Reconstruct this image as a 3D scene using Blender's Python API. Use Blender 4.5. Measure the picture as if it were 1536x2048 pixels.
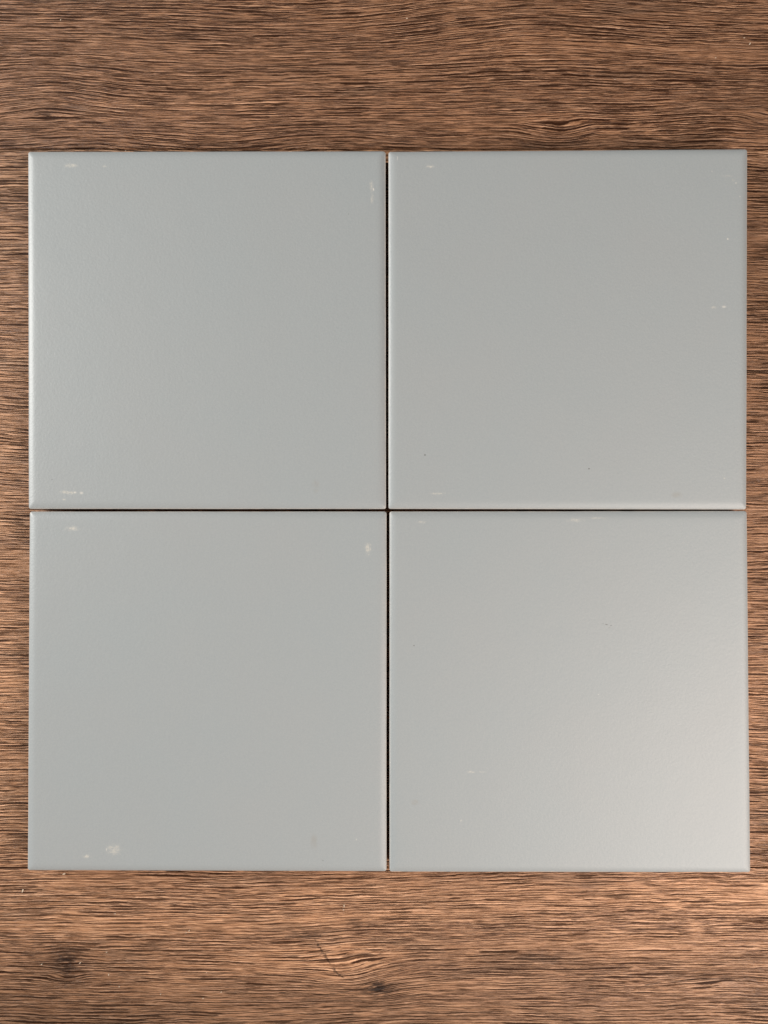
import bpy, bmesh, math, random
import numpy as np
from mathutils import Vector, Matrix, Euler

# ------------------------------------------------------------------ scene / camera / light
S = bpy.context.scene
for o in list(bpy.data.objects):
    bpy.data.objects.remove(o)
C = S.collection
S.render.engine = 'CYCLES'
S.view_settings.view_transform = 'Standard'
S.view_settings.look = 'None'
S.view_settings.gamma = 1.0
S.view_settings.use_curve_mapping = False
S.view_settings.exposure = 0.0

TILE = 0.100            # a 10 cm wall tile
THICK = 0.007
FPX = 1538.0            # focal length in photo pixels (1536 wide)
DIST = FPX * TILE / 717.5
TILT = math.radians(0.3)
CAM = Vector((0.0, -DIST * math.sin(TILT), THICK + DIST))

cam_d = bpy.data.cameras.new('camera')
cam_d.sensor_fit = 'HORIZONTAL'
cam_d.sensor_width = 36.0
cam_d.lens = FPX / 1536.0 * 36.0
cam_d.clip_start = 0.005
cam_d.clip_end = 50
cam = bpy.data.objects.new('camera', cam_d)
C.objects.link(cam)
cam.location = CAM
cam.rotation_euler = (TILT, 0, 0)
S.camera = cam

W = bpy.data.worlds.new('World')
S.world = W
W.use_nodes = True
W.node_tree.nodes['Background'].inputs[0].default_value = (1.0, 0.98, 0.95, 1)
W.node_tree.nodes['Background'].inputs[1].default_value = 0.07


def area_lamp(name, direction, dist, sx, sy, power, color):
    d = bpy.data.lights.new(name, 'AREA')
    d.shape = 'RECTANGLE'
    d.size, d.size_y = sx, sy
    d.energy = power
    d.color = color
    o = bpy.data.objects.new(name, d)
    C.objects.link(o)
    v = Vector(direction).normalized()
    o.location = v * dist
    o.rotation_euler = v.to_track_quat('Z', 'Y').to_euler()
    return o


# window light falling from the lower right, and a weaker one from the left
area_lamp('window_light', (0.63, -0.46, 0.65), 0.62, 0.46, 0.40, 5.3, (1.0, 0.87, 0.78))
area_lamp('side_window_light', (-0.86, 0.24, 0.45), 0.95, 0.36, 0.40, 13.0, (1.0, 0.97, 0.92))


def unproject(px, py, z):
    d = Vector(((px - 768.0) / FPX, -(py - 1024.0) / FPX, -1.0))
    d = Euler((TILT, 0, 0)).to_matrix() @ d
    t = (z - CAM.z) / d.z
    return CAM + d * t


# ------------------------------------------------------------------ node helpers
class NT:
    def __init__(self, name):
        self.m = bpy.data.materials.new(name)
        self.m.use_nodes = True
        self.t = self.m.node_tree
        self.n = self.t.nodes
        self.b = self.n['Principled BSDF']

    def link(self, a, b):
        self.t.links.new(a, b)

    def put(self, sock, v):
        if isinstance(v, bpy.types.NodeSocket):
            self.link(v, sock)
        elif isinstance(v, (tuple, list)) and len(v) == 3 and sock.type == 'RGBA':
            sock.default_value = (*v, 1)
        else:
            sock.default_value = v

    def math(self, op, a, b=None, c=None, clamp=False):
        n = self.n.new('ShaderNodeMath')
        n.operation = op
        n.use_clamp = clamp
        for i, v in enumerate((a, b, c)):
            if v is not None:
                self.put(n.inputs[i], v)
        return n.outputs[0]

    def comb(self, x, y, z):
        n = self.n.new('ShaderNodeCombineXYZ')
        for i, v in enumerate((x, y, z)):
            self.put(n.inputs[i], v)
        return n.outputs[0]

    def noise(self, vec, scale=1.0, detail=2.0, rough=0.5, dist=0.0):
        n = self.n.new('ShaderNodeTexNoise')
        n.noise_dimensions = '3D'
        self.put(n.inputs['Vector'], vec)
        n.inputs['Scale'].default_value = scale
        n.inputs['Detail'].default_value = detail
        n.inputs['Roughness'].default_value = rough
        n.inputs['Distortion'].default_value = dist
        return n.outputs['Fac']

    def step(self, v, lo, hi, out0=0.0, out1=1.0):
        n = self.n.new('ShaderNodeMapRange')
        n.interpolation_type = 'SMOOTHSTEP'
        self.put(n.inputs[0], v)
        n.inputs[1].default_value = lo
        n.inputs[2].default_value = hi
        n.inputs[3].default_value = out0
        n.inputs[4].default_value = out1
        return n.outputs[0]

    def mix(self, fac, a, b, blend='MIX'):
        n = self.n.new('ShaderNodeMix')
        n.data_type = 'RGBA'
        n.blend_type = blend
        self.put(n.inputs[0], fac)
        self.put(n.inputs[6], a)
        self.put(n.inputs[7], b)
        return n.outputs[2]

    def attr(self, name):
        n = self.n.new('ShaderNodeAttribute')
        n.attribute_name = name
        return n

    def bump(self, h, strength, dist, normal=None):
        n = self.n.new('ShaderNodeBump')
        n.inputs['Strength'].default_value = strength
        n.inputs['Distance'].default_value = dist
        self.put(n.inputs['Height'], h)
        if normal is not None:
            self.put(n.inputs['Normal'], normal)
        return n.outputs[0]


# ------------------------------------------------------------------ wood planks
def wood_material(name, seed, tint, pale, depth, body, fleck, cracks=()):
    """brushed wood: pale = strength of the highlight painted on the groove lips, depth = groove darkness, body = lightness of the ground"""
    m = NT(name)
    g = m.attr('grain')                      # x: along the grain, y: across it (mm), z: knot darkness
    sep = m.n.new('ShaderNodeSeparateXYZ')
    m.link(g.outputs['Vector'], sep.inputs[0])
    U, V, K = sep.outputs[0], sep.outputs[1], sep.outputs[2]
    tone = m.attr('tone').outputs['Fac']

    def field(fu, fv, off, detail, rough, v=None):
        return m.noise(m.comb(m.math('MULTIPLY', U, fu), m.math('MULTIPLY', v or V, fv), seed + off), 1.0, detail, rough)

    def off(n, amp):
        return m.math('MULTIPLY', m.math('SUBTRACT', n, 0.5), amp)
    # waver of the fibres, from slow to fast
    V2 = m.math('ADD', V, off(field(0.040, 0.09, 3.3, 3, 0.5), 1.7))
    V2 = m.math('ADD', V2, off(field(0.12, 0.35, 8.3, 3, 0.6), 0.36))
    V2 = m.math('ADD', V2, off(field(1.0, 1.8, 9.3, 3, 0.65), 0.17))

    # some stretches of the board are brushed less deeply than others
    region = m.step(field(0.022, 0.14, 260.0, 3, 0.6, V2), 0.38, 0.58, 0.50, 1.0)

    def lines(period, o, fu, fv, lo, hi):
        """brushed lines across the board; returns the signed distance from the line centre in mm and its local strength"""
        ph = m.math('ADD', m.math('DIVIDE', V2, period), off(field(0.020, 0.5 / period, o, 2, 0.5, V2), 1.5))
        fr = m.math('SUBTRACT', m.math('FRACT', ph), 0.5)
        d = m.math('MULTIPLY', fr, period)
        st = m.math('MULTIPLY', m.step(field(fu, fv, o + 5.0, 2, 0.6, V2), lo, hi), region)
        return d, st
    d1, s1 = lines(0.98, 200.0, 0.070, 0.95, 0.38, 0.68)
    d2, s2 = lines(0.50, 230.0, 0.130, 1.7, 0.38, 0.64)
    n2 = field(0.40, 7.0, 40.0, 2, 0.6, V2)
    n3 = field(0.008, 0.17, 60.0, 3, 0.55, V2)
    n4 = field(0.030, 0.085, 80.0, 4, 0.62, V2)
    n5 = field(2.2, 5.0, 95.0, 2, 0.6, V2)
    n6 = field(0.115, 3.3, 21.0, 4, 0.7, V2)

    def cut(d, st, w):
        # groove: narrow where weak, wider where strong
        ww = m.math('MULTIPLY', st, w)
        return m.math('MULTIPLY', st, m.math('SUBTRACT', 1.0, m.math('DIVIDE', m.math('ABSOLUTE', d), m.math('ADD', ww, 0.02)), clamp=True), clamp=True)
    g1 = m.step(cut(d1, s1, 0.29), 0.02, 0.28)
    g2 = m.step(cut(d2, s2, 0.17), 0.02, 0.32)
    g3 = m.math('MULTIPLY', m.step(n6, 0.34, 0.42, 1.0, 0.0), region)
    groove = m.math('MAXIMUM', m.math('MAXIMUM', g1, m.math('MULTIPLY', g2, 0.8)), m.math('MULTIPLY', g3, 0.8))
    # pale crest painted along one lip of each groove, as light catching it
    lip1 = m.math('MULTIPLY', s1, m.step(m.math('ABSOLUTE', m.math('SUBTRACT', d1, 0.29)), 0.04, 0.19, 1.0, 0.0))
    lip2 = m.math('MULTIPLY', s2, m.step(m.math('ABSOLUTE', m.math('SUBTRACT', d2, 0.18)), 0.02, 0.11, 1.0, 0.0))
    lip = m.math('MULTIPLY', m.math('MAXIMUM', lip1, m.math('MULTIPLY', lip2, 0.7)), m.step(n2, 0.25, 0.6, 0.5, 1.0))
    band = m.step(m.math('ADD', m.math('MULTIPLY', n3, 0.5), m.math('MULTIPLY', n4, 0.5)), 0.40, 0.60)
    T = lambda c: tuple(x * t for x, t in zip(c, tint))
    col = m.mix(m.math('ADD', m.math('MULTIPLY', band, 0.7), body), T((0.090, 0.041, 0.020)), T((0.320, 0.176, 0.096)))
    col = m.mix(m.math('MULTIPLY', m.step(n6, 0.47, 0.58), fleck), col, T((0.54, 0.325, 0.195)))
    col = m.mix(m.math('MULTIPLY', m.step(n5, 0.52, 0.78), 0.38), col, T((0.56, 0.34, 0.20)))
    col = m.mix(m.math('MULTIPLY', m.step(field(0.020, 0.11, 140.0, 3, 0.6, V2), 0.55, 0.72), 0.55), col, T((0.120, 0.084, 0.060)))
    col = m.mix(m.math('MULTIPLY', lip, pale), col, T((0.84, 0.56, 0.38)))
    col = m.mix(m.math('MULTIPLY', groove, depth), col, (0.026, 0.010, 0.005))
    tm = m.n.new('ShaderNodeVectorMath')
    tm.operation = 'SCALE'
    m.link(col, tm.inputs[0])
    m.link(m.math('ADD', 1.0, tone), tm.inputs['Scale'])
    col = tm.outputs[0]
    kd = m.math('MULTIPLY', K, m.step(field(0.30, 1.1, 120.0, 4, 0.65), 0.32, 0.58), clamp=True)
    if cracks:
        tc = m.n.new('ShaderNodeTexCoord').outputs['Object']
        sp = m.n.new('ShaderNodeSeparateXYZ')
        m.link(tc, sp.inputs[0])
        X = m.math('ADD', m.math('MULTIPLY', sp.outputs[0], 1000), off(field(0.9, 1.1, 170.0, 4, 0.7), 2.6))
        Y = m.math('ADD', m.math('MULTIPLY', sp.outputs[1], 1000), off(field(0.6, 0.9, 180.0, 3, 0.6), 0.7))
        for (ax, ay), (bx, by), w, amt in cracks:
            ex, ey = bx - ax, by - ay
            L2 = ex * ex + ey * ey
            px, py = m.math('SUBTRACT', X, ax), m.math('SUBTRACT', Y, ay)
            t = m.math('DIVIDE', m.math('ADD', m.math('MULTIPLY', px, ex), m.math('MULTIPLY', py, ey)), L2, clamp=True)
            qx = m.math('SUBTRACT', px, m.math('MULTIPLY', t, ex))
            qy = m.math('SUBTRACT', py, m.math('MULTIPLY', t, ey))
            dist = m.math('SQRT', m.math('ADD', m.math('MULTIPLY', qx, qx), m.math('MULTIPLY', qy, qy)))
            c = m.math('MULTIPLY', m.step(dist, w * 0.3, w, amt, 0.0), m.step(field(0.35, 1.5, 190.0, 3, 0.6), 0.36, 0.56, 0.1, 1.0))
            kd = m.math('MAXIMUM', kd, c)
    col = m.mix(kd, col, (0.022, 0.011, 0.007))
    m.link(col, m.b.inputs['Base Color'])
    h = m.math('ADD', m.math('MULTIPLY', lip, 0.25), m.math('ADD', m.math('MULTIPLY', n6, 0.7), m.math('ADD', m.math('MULTIPLY', n2, 0.12), m.math('MULTIPLY', n5, 0.10))))
    h = m.math('SUBTRACT', h, m.math('ADD', m.math('MULTIPLY', groove, 0.65), m.math('MULTIPLY', kd, 0.4)))
    m.link(m.bump(h, 1.0, 0.00028), m.b.inputs['Normal'])
    m.link(m.step(n2, 0.2, 0.8, 0.46, 0.36), m.b.inputs['Roughness'])
    m.link(m.math('MULTIPLY', m.math('SUBTRACT', 1.0, m.math('MULTIPLY', groove, 0.75)), 0.34), m.b.inputs['Specular IOR Level'])
    return m.m


def axis_points(lo, hi, flo, fhi, fine, coarse):
    p = list(np.arange(lo, flo, coarse)) + list(np.arange(flo, fhi, fine)) + list(np.arange(fhi, hi, coarse)) + [hi]
    return np.array(sorted(set(np.round(p, 6))))


def floor_mm(px, py):
    p = unproject(px, py, 0.0)
    return p.x * 1000, p.y * 1000


FLOW = []     # (x, y, along, across, shift_across, spread, darkness)  in mm on the floor


def flow(px, py, a, b, shift=0.0, spread=0.0, dark=0.0):
    x, y = floor_mm(px, py)
    FLOW.append((x, y, a, b, shift, spread, dark))


# grain swirls and knots, where the photograph shows them
flow(110, 175, 17, 12, shift=2.1)                     # arched grain, top left
flow(93, 232, 5, 2.6, spread=0.5, dark=0.5)
flow(215, 275, 20, 6, shift=2.2)
flow(620, 60, 30, 10, shift=-1.6)
flow(690, 280, 22, 6, shift=2.0)
flow(1110, 262, 10, 4.5, shift=-1.8, spread=0.3)
flow(1150, 245, 7, 3.0, spread=0.3)
flow(1440, 225, 18, 7, shift=2.0)
flow(1530, 225, 5, 3.5, spread=0.6, dark=0.3)
flow(1060, 40, 25, 8, shift=1.6)
flow(133, 1925, 5.0, 4.2, spread=0.35, dark=1.1)     # dark knot, bottom left
flow(128, 1953, 7.0, 1.6, spread=0.8, dark=0.1)
flow(725, 1940, 13.0, 6.0, shift=-1.8, spread=0.5, dark=0.2)     # split knot, bottom middle
flow(758, 1978, 7.5, 3.8, spread=0.6, dark=1.1)
flow(720, 1845, 8.0, 2.2, dark=0.55)
flow(610, 1868, 8.0, 1.8, dark=0.6)
flow(640, 1945, 20, 6, shift=-1.8)
flow(1080, 1915, 16, 4.0, dark=0.55)
flow(1010, 1870, 12, 2.5, dark=0.35)
flow(1450, 1957, 14, 2.2, shift=1.2, dark=0.6)
flow(1525, 1990, 8, 3, dark=0.4)
flow(1518, 964, 5.0, 0.5, dark=0.9)
flow(1530, 1490, 6.0, 1.6, dark=0.6)
flow(60, 1700, 12, 3, shift=0.8)


# broad tones, wood colour plus painted-in light and shade by region: (x, y, along, across, amount)
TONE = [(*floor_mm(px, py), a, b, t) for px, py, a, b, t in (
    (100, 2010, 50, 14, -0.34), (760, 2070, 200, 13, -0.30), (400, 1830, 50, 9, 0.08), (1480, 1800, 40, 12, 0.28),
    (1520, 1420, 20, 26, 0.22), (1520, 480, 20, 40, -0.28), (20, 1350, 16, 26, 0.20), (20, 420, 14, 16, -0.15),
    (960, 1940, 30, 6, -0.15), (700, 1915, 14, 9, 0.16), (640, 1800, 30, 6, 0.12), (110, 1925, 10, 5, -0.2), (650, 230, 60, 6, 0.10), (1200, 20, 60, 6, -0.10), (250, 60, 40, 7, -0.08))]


def grain_field(X, Y, rng):
    """warped grain coordinates in mm for arrays X, Y in mm"""
    V = Y.copy()
    for wl, amp in ((220, 0.8), (130, 0.28), (75, 0.14), (42, 0.07)):
        for _ in range(3):
            kx = 2 * math.pi / wl * rng.uniform(0.6, 1.3)
            ky = 2 * math.pi / wl * rng.uniform(-1.0, 1.0)
            V += amp * 0.6 * np.sin(kx * X + ky * Y + rng.uniform(0, 6.28))
    K = np.zeros_like(X)
    for x, y, a, b, sh, sp, dk in FLOW:
        dx, dy = X - x, Y - y
        gsn = np.exp(-(dx / a) ** 2 - (dy / b) ** 2)
        V -= sh * gsn
        V -= sp * dy * gsn
        K += dk * np.exp(-(dx / (a * 0.75)) ** 2 - (dy / (b * 0.75)) ** 2)
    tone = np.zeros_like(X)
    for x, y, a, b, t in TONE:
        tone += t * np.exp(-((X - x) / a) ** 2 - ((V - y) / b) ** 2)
    return X, V, K, tone


floor_bm = bmesh.new()
bmesh.ops.create_cube(floor_bm, size=1.0, matrix=Matrix.Translation((0, 0, -0.010)) @ Matrix.Diagonal((1.24, 1.02, 0.010, 1)))
fm = NT('screed')
fn = fm.noise(fm.n.new('ShaderNodeTexCoord').outputs['Object'], 60, 4, 0.6)
fm.link(fm.mix(fn, (0.06, 0.05, 0.045), (0.12, 0.11, 0.10)), fm.b.inputs['Base Color'])
fm.b.inputs['Roughness'].default_value = 0.9
fme = bpy.data.meshes.new('floor')
floor_bm.to_mesh(fme)
floor_bm.free()
fme.materials.append(fm.m)
floor = bpy.data.objects.new('floor', fme)
C.objects.link(floor)
floor['kind'] = 'structure'
floor['label'] = 'brown wood grain plank floor under the four grey tiles'


def plank(y0, y1, seed, mat, angle=0.0):
    """a floor board between y0 and y1 (metres), grain along x"""
    gap = 0.00006
    y0 += gap
    y1 -= gap
    fine = (y1 > -0.16 and y0 < 0.16)
    xs = axis_points(-0.61, 0.61, -0.16, 0.16, 0.001 if fine else 0.006, 0.006)
    n = 200 if fine else 40
    ys = np.concatenate([[y0, y0 + 0.0002], np.linspace(y0 + 0.0006, y1 - 0.0006, n), [y1 - 0.0002, y1]])
    X, Y = np.meshgrid(xs, ys)
    Z = np.zeros_like(X)
    Z[0] = Z[-1] = -0.00035
    Z[1] = Z[-2] = -0.00006
    rng = np.random.RandomState(seed)
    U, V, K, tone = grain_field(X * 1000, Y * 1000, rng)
    nx, ny = len(xs), len(ys)
    verts = np.stack([X.ravel(), Y.ravel(), Z.ravel()], 1)
    ii = np.arange(nx * ny).reshape(ny, nx)
    quads = np.stack([ii[:-1, :-1].ravel(), ii[:-1, 1:].ravel(), ii[1:, 1:].ravel(), ii[1:, :-1].ravel()], 1)
    # skirt and bottom so that the board has its thickness
    base = len(verts)
    ring = np.concatenate([ii[0, :], ii[1:, -1], ii[-1, -2::-1], ii[-2:0:-1, 0]])
    low = verts[ring].copy()
    low[:, 2] = -0.005
    verts = np.concatenate([verts, low])
    k = len(ring)
    r2 = np.roll(ring, -1)
    l1 = base + np.arange(k)
    l2 = np.roll(l1, -1)
    side = np.stack([ring, l1, l2, r2], 1)
    faces = np.concatenate([quads, side]).tolist()
    me = bpy.data.meshes.new('plank')
    me.from_pydata(verts.tolist(), [], faces)
    at = me.attributes.new('grain', 'FLOAT_VECTOR', 'POINT')
    gv = np.stack([U.ravel(), V.ravel(), K.ravel()], 1)
    gv = np.concatenate([gv, gv[ring]])
    at.data.foreach_set('vector', gv.astype(np.float32).ravel())
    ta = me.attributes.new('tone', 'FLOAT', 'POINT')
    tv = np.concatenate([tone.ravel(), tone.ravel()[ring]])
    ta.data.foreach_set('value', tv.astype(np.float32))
    me.materials.append(mat)
    me.update()
    o = bpy.data.objects.new('plank', me)
    C.objects.link(o)
    o.parent = floor
    return o


seam_hi = unproject(768, 298, 0).y
seam_lo = unproject(768, 1735, 0).y
pw = seam_hi - seam_lo
def seg(*pts, w=0.3, amt=0.9):
    q = [floor_mm(*p) for p in pts]
    return [(q[i], q[i + 1], w, amt) for i in range(len(q) - 1)]


mats = [wood_material('brushed_wood', 11.0, (0.82, 0.72, 0.66), 1.0, 0.97, -0.26, 0.66),
        wood_material('brushed_wood', 47.0, (1.04, 0.96, 0.90), 1.0, 0.96, 0.0, 0.78,
                      seg((1490, 967), (1540, 959), w=0.55, amt=0.9) + seg((1496, 1488), (1540, 1496), w=0.5, amt=0.7)),
        wood_material('brushed_wood', 83.0, (1.00, 0.915, 0.86), 1.0, 0.93, 0.05, 0.74,
                      seg((630, 1880), (650, 1912), (672, 1945), (692, 1958), w=0.42, amt=0.75)
                      + seg((692, 1958), (745, 1972), w=0.25, amt=0.6)
                      + seg((1290, 1969), (1400, 1958), (1545, 1955), w=0.4, amt=0.7)
                      + seg((560, 1985), (650, 1990), (745, 1975), w=0.28, amt=0.6)
                      + seg((570, 1874), (640, 1872), w=0.5, amt=0.7))]
plank(seam_hi, seam_hi + pw, 3, mats[0])
plank(seam_lo, seam_hi, 5, mats[1])
plank(seam_lo - pw, seam_lo, 9, mats[2])
plank(seam_hi + pw, seam_hi + pw * 1.9, 14, mats[1])
plank(seam_lo - pw * 1.9, seam_lo - pw, 17, mats[0])

# ------------------------------------------------------------------ ceramic tiles
def glaze_material(marks):
    m = NT('matt_grey_glaze')
    tc = m.n.new('ShaderNodeTexCoord').outputs['Object']
    mm = m.n.new('ShaderNodeVectorMath')
    mm.operation = 'SCALE'
    m.link(tc, mm.inputs[0])
    mm.inputs['Scale'].default_value = 1000.0
    P = mm.outputs[0]
    sep = m.n.new('ShaderNodeSeparateXYZ')
    m.link(P, sep.inputs[0])
    X, Y = sep.outputs[0], sep.outputs[1]
    rnd = m.n.new('ShaderNodeObjectInfo').outputs['Random']
    cloud = m.noise(m.comb(X, Y, m.math('MULTIPLY', rnd, 90)), 0.035, 3, 0.5)
    fine = m.noise(P, 2.6, 2, 0.6)
    col = m.mix(cloud, (0.268, 0.305, 0.322), (0.284, 0.306, 0.317))
    col = m.mix(m.math('MULTIPLY', m.step(fine, 0.25, 0.75), 0.18), col, (0.40, 0.42, 0.41))
    # pale rim painted along the arris, standing in for its bright edge highlight
    edge_glint = m.attr('arris').outputs['Fac']
    wob = m.noise(P, 0.22, 2, 0.5)
    col = m.mix(m.math('MULTIPLY', edge_glint, m.step(wob, 0.25, 0.7, 0.35, 0.85)), col, (0.66, 0.62, 0.57))
    rough_add = None
    for i, (x, y, rx, ry, kind, amt) in enumerate(marks):
        dx = m.math('DIVIDE', m.math('SUBTRACT', X, x), rx)
        dy = m.math('DIVIDE', m.math('SUBTRACT', Y, y), ry)
        r = m.math('SQRT', m.math('ADD', m.math('MULTIPLY', dx, dx), m.math('MULTIPLY', dy, dy)))
        if kind == 'scuff':
            h_ = rx > ry
            streak = m.noise(m.comb(m.math('MULTIPLY', X, 1.3 if h_ else 3.2), m.math('MULTIPLY', Y, 3.2 if h_ else 1.3), i * 7.1), 1.0, 5, 0.75)
            ragged = m.math('ADD', r, m.math('MULTIPLY', m.math('SUBTRACT', m.noise(P, 1.1, 3, 0.6), 0.5), 1.6))
            body = m.step(ragged, 0.15, 1.15, 1.0, 0.0)
            f = m.math('MULTIPLY', m.step(m.math('ADD', streak, m.math('MULTIPLY', body, 0.12)), 0.52, 0.72), body)
            f = m.math('ADD', m.math('MULTIPLY', f, amt * 0.50), m.math('MULTIPLY', body, 0.08 * amt), clamp=True)
            col = m.mix(f, col, (0.64, 0.60, 0.51))
        elif kind == 'speck':
            col = m.mix(m.step(r, 0.3, 1.3, amt * 0.6, 0.0), col, (0.70, 0.67, 0.60))
        elif kind == 'dark':
            col = m.mix(m.step(r, 0.5, 1.1, amt, 0.0), col, (0.06, 0.055, 0.045))
        else:
            ns = m.noise(P, 0.6, 3, 0.6)
            col = m.mix(m.math('MULTIPLY', m.step(r, 0.3, 1.1, amt, 0.0), m.step(ns, 0.3, 0.6)), col, (0.27, 0.28, 0.275))
    m.link(col, m.b.inputs['Base Color'])
    m.b.inputs['Roughness'].default_value = 0.45
    m.b.inputs['Specular IOR Level'].default_value = 0.5
    peel = m.noise(P, 1.5, 2, 0.5)
    h = m.math('ADD', m.math('MULTIPLY', peel, 1.0), m.math('MULTIPLY', fine, 0.35))
    slow = m.noise(m.comb(X, Y, m.math('MULTIPLY', rnd, 30)), 0.06, 2, 0.5)
    nb = m.bump(slow, 1.0, 0.00012)
    m.link(m.bump(h, 1.0, 0.000042, nb), m.b.inputs['Normal'])
    return m.m


biscuit = NT('ceramic_biscuit')
btc = biscuit.n.new('ShaderNodeTexCoord').outputs['Object']
bn = biscuit.noise(btc, 1800, 4, 0.6)
biscuit.link(biscuit.mix(bn, (0.46, 0.34, 0.28), (0.54, 0.41, 0.34)), biscuit.b.inputs['Base Color'])
biscuit.link(biscuit.bump(bn, 0.3, 0.00004), biscuit.b.inputs['Normal'])
biscuit.b.inputs['Roughness'].default_value = 0.85


def ring_points(corners, inset, rad, nedge, nc):
    """rounded quad ring: corners counter-clockwise (Vectors 2D), inset in metres"""
    cs = []
    L = len(corners)
    for i in range(L):
        a, b, c = corners[i - 1], corners[i], corners[(i + 1) % L]
        u = (a - b).normalized()
        v = (c - b).normalized()
        cs.append(b + (u + v) * inset)
    out = []
    for i in range(L):
        a, b, c = cs[i - 1], cs[i], cs[(i + 1) % L]
        u = (a - b).normalized()
        v = (c - b).normalized()
        cen = b + (u + v) * rad
        for k in range(nc):
            t = k / (nc - 1) * math.pi / 2
            out.append(cen - v * rad * math.cos(t) - u * rad * math.sin(t))
        p0 = b + v * rad
        p1 = c - v * rad
        for k in range(1, nedge):
            out.append(p0.lerp(p1, k / nedge))
    return out


def make_tile(px_corners, marks_px, label, seed):
    rng = random.Random(seed)
    pts = [unproject(x, y, THICK - 0.0009) for x, y in px_corners]      # TL TR BR BL
    cen = sum(pts, Vector()) / 4
    ang = math.atan2((pts[1] - pts[0]).y + (pts[2] - pts[3]).y, (pts[1] - pts[0]).x + (pts[2] - pts[3]).x)
    root = bpy.data.objects.new('ceramic_tile', None)
    root.empty_display_size = 0.02
    C.objects.link(root)
    root.location = (cen.x, cen.y, 0)
    root.rotation_euler = (0, 0, ang)
    inv = Matrix.Rotation(-ang, 2)
    loc = [inv @ Vector((p.x - cen.x, p.y - cen.y)) for p in pts]
    ccw = [loc[3], loc[2], loc[1], loc[0]]
    NE, NC = 90, 7
    nring = 4 * (NC + NE - 1)
    # slow waviness of the pressed edge
    ph = [[rng.uniform(0, 6.28) for _ in range(8)] for _ in range(3)]

    def wob(i, j, amp):
        t = i / nring * 2 * math.pi
        return amp * sum(math.sin(t * f + ph[j][q]) / (1 + q * 0.25) for q, f in enumerate((3, 5, 8, 11, 14, 17, 21, 26))) * 0.4

    def build(name, prof, mat, cap):
        bm = bmesh.new()
        lay = bm.verts.layers.float.new('arris')
        rings = []
        for ins, z, rad, a, amp in prof:
            rp = ring_points(ccw, ins, rad, NE, NC)
            row = []
            for i, p in enumerate(rp):
                d = p.normalized()
                q = p - d * wob(i, 0, amp)
                v = bm.verts.new((q.x, q.y, z + wob(i, 1, amp * 0.6)))
                v[lay] = a
                row.append(v)
            rings.append(row)
        for r0, r1 in zip(rings, rings[1:]):
            for i in range(nring):
                j = (i + 1) % nring
                bm.faces.new((r0[i], r0[j], r1[j], r1[i]))
        if cap in ('top', 'both'):
            bm.faces.new(rings[-1])
        if cap in ('bottom', 'both'):
            bm.faces.new(list(reversed(rings[0])))
        for f in bm.faces:
            f.smooth = True
        me = bpy.data.meshes.new(name)
        bm.to_mesh(me)
        bm.free()
        me.materials.append(mat)
        o = bpy.data.objects.new(name, me)
        C.objects.link(o)
        o.parent = root
        return o

    mm = 0.001
    T = THICK
    marks = []
    for x, y, rx, ry, kind, amt in marks_px:
        p = unproject(x, y, T)
        q = inv @ Vector((p.x - cen.x, p.y - cen.y)) * 1000
        s = 1000 * DIST / FPX
        marks.append((q.x, q.y, rx * s, ry * s, kind, amt))
    build('ceramic_body', [(0.35 * mm, 0.0, 0.5 * mm, 0, 0), (0.12 * mm, 0.4 * mm, 0.6 * mm, 0, 0.00001),
                           (0.10 * mm, T - 1.3 * mm, 0.6 * mm, 0, 0.00001), (0.5 * mm, T - 1.2 * mm, 0.5 * mm, 0, 0)], biscuit.m, 'both')
    build('glazed_face', [(0.06 * mm, T - 1.35 * mm, 0.6 * mm, 1, 0.00002), (0.0, T - 0.95 * mm, 0.6 * mm, 1, 0.00002),
                          (0.06 * mm, T - 0.70 * mm, 0.6 * mm, 0.6, 0.00002), (0.28 * mm, T - 0.50 * mm, 0.6 * mm, 0.1, 0.00002),
                          (0.60 * mm, T - 0.345 * mm, 0.6 * mm, 0.0, 0.00002), (1.0 * mm, T - 0.21 * mm, 0.6 * mm, 0.0, 0.000015),
                          (1.4 * mm, T - 0.105 * mm, 0.6 * mm, 0, 0.000008), (1.8 * mm, T - 0.042 * mm, 0.6 * mm, 0, 0.000004),
                          (2.3 * mm, T - 0.012 * mm, 0.6 * mm, 0, 0), (3.2 * mm, T, 0.6 * mm, 0, 0), (6 * mm, T, 0.6 * mm, 0, 0)],
          glaze_material(marks), 'top')
    root['label'] = label
    root['category'] = 'tile'
    root['group'] = 'four grey tiles laid in a square'
    return root


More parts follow.
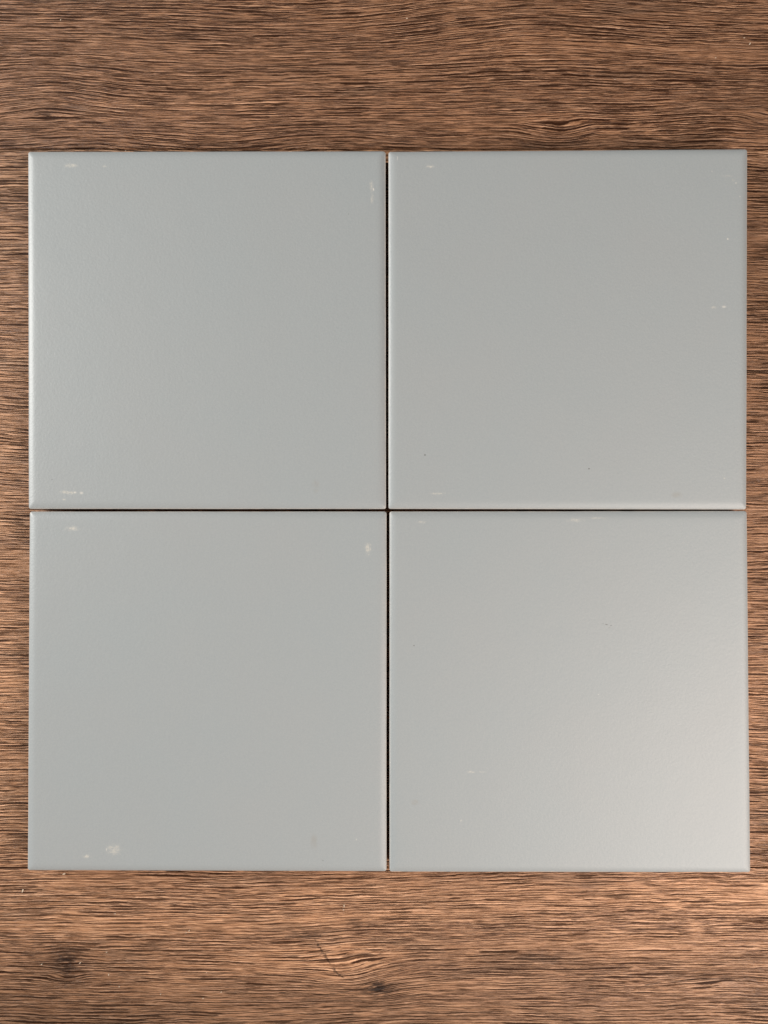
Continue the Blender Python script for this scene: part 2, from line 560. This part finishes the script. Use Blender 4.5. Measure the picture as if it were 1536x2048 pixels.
make_tile([(57, 304), (771, 303), (772, 1018), (58, 1018)], [
    (143, 331, 20, 5, 'scuff', 0.9), (208, 332, 7, 3, 'scuff', 0.6),
    (743, 372, 5, 14, 'scuff', 1.0), (744, 395, 5, 16, 'scuff', 0.55), (747, 379, 1.6, 3, 'speck', 0.9),
    (138, 985, 22, 5, 'scuff', 0.9), (150, 985, 3, 1.5, 'speck', 0.7), (163, 986, 4, 3, 'speck', 0.6), (128, 999, 5, 3, 'scuff', 0.8),
    (104, 959, 1.4, 1.2, 'dark', 0.5), (697, 428, 1.3, 1.3, 'dark', 0.35),
    (632, 972, 10, 16, 'smudge', 0.7)],
    'grey tile with a vertical pale chip mark and two horizontal cream scuffs', 1)
make_tile([(777, 304), (1494, 299), (1492, 1019), (777, 1018)], [
    (861, 333, 10, 4, 'scuff', 1.0), (795, 316, 0.8, 5, 'speck', 0.6),
    (1448, 613.5, 4.5, 2.5, 'speck', 0.65), (1428, 615, 10, 3, 'scuff', 0.5),
    (1455, 352, 13, 3, 'scuff', 0.35), (1467, 360, 5, 5, 'scuff', 0.3), (1472, 366, 2, 2, 'speck', 0.5), (1480, 393, 1.5, 1.5, 'speck', 0.45),
    (1455.5, 478, 2, 2, 'speck', 0.85), (1424, 343, 1.2, 1.5, 'speck', 0.4),
    (875, 987, 24, 2.6, 'scuff', 0.8), (1449, 956, 4, 3, 'scuff', 0.8),
    (850, 910, 2.2, 1.5, 'dark', 0.75), (1178, 937.5, 1.7, 1.5, 'dark', 0.8),
    (1354, 990, 14, 8, 'smudge', 0.75)],
    'grey tile with a bright speck and faint scratches near one corner, two tiny dark dots', 2)
make_tile([(60, 1023), (773, 1023), (773, 1742), (56, 1740)], [
    (146, 1057, 17, 6, 'scuff', 0.9), (736, 1098, 10, 14, 'scuff', 0.9),
    (173, 1713, 12, 4, 'scuff', 1.1), (228, 1700, 18, 15, 'scuff', 0.7), (213, 1699, 1.5, 3, 'speck', 0.6),
    (628, 1684, 9, 20, 'smudge', 0.75), (646, 1721, 1.6, 1.4, 'dark', 0.4), (713, 1679, 1.5, 2, 'speck', 0.45)],
    'grey tile with a fan-shaped cream scuff beside a short white dash', 3)
make_tile([(779, 1023), (1493, 1022), (1500, 1744), (779, 1743)], [
    (1152, 1040, 22, 6, 'scuff', 0.55), (1195, 1036, 26, 3, 'scuff', 0.5), (841, 1044, 12, 4, 'scuff', 0.6),
    (942, 1544, 10, 3, 'scuff', 0.7), (965, 1544, 12, 2, 'scuff', 0.5),
    (1213, 1249, 3.2, 1.2, 'dark', 0.6), (1222, 1251, 2.2, 1.1, 'dark', 0.5), (1219, 1255, 3, 0.9, 'dark', 0.25), (1206, 1247.5, 2, 0.8, 'dark', 0.3),
    (828, 1291, 1.5, 1.3, 'dark', 0.7), (1197, 1389, 1.4, 1.2, 'speck', 0.5), (830, 1605, 10, 7, 'smudge', 0.7), (922, 1641, 1.4, 1.8, 'speck', 0.5)],
    'grey tile with a tiny dark hairline fleck and hardly any scuffs', 4)

# ------------------------------------------------------------------ dust on the wood
rng = random.Random(7)
bm = bmesh.new()
spots = [(128, 1748, 3.0, 25), (45, 1782, 3.2, 70), (230, 1828, 1.6, 0), (83, 1929, 1.8, 30), (160, 1926, 2.2, 40), (217, 1950, 2.0, 80),
         (238, 1974, 1.6, 80), (321, 1989, 1.6, 60), (213, 1905, 1.5, 20), (413, 1946, 1.4, 0), (442, 1985, 1.8, 60), (406, 1997, 1.5, 0),
         (688, 1812, 2.6, 92), (687, 1820, 1.8, 15), (121, 39, 1.8, 80), (814, 36, 1.8, 10), (1500, 87, 2.2, 60), (1489, 75, 1.6, 10),
         (1230, 158, 1.4, 0), (378, 1862, 2.0, 55), (372, 1866, 1.4, 50), (251, 301, 1.2, 0), (300, 1809, 1.3, 0), (1432, 115, 1.4, 0)]
for px, py, r, a in spots:
    p = unproject(px, py, 0.0002)
    s = r * 0.85 * (DIST + THICK) / FPX
    ret = bmesh.ops.create_icosphere(bm, subdivisions=1, radius=1.0, matrix=Matrix.Translation((p.x, p.y, s * 0.35)) @ Matrix.Rotation(math.radians(a), 4, 'Z') @ Matrix.Diagonal((s * 1.5, s * 0.62, s * 0.5, 1)))
    for v in ret['verts']:
        v.co += Vector((rng.uniform(-1, 1), rng.uniform(-1, 1), rng.uniform(-1, 1))) * s * 0.18
me = bpy.data.meshes.new('dust')
bm.to_mesh(me)
bm.free()
dm = NT('pale_dust')
dn = dm.noise(dm.n.new('ShaderNodeTexCoord').outputs['Object'], 900, 2)
dm.link(dm.mix(dn, (0.42, 0.32, 0.23), (0.62, 0.52, 0.41)), dm.b.inputs['Base Color'])
dm.b.inputs['Roughness'].default_value = 0.8
me.materials.append(dm.m)
dust = bpy.data.objects.new('dust', me)
C.objects.link(dust)
dust['kind'] = 'stuff'
dust['label'] = 'tiny pale dust specks scattered over the brown wood floor'
dust['category'] = 'dust'
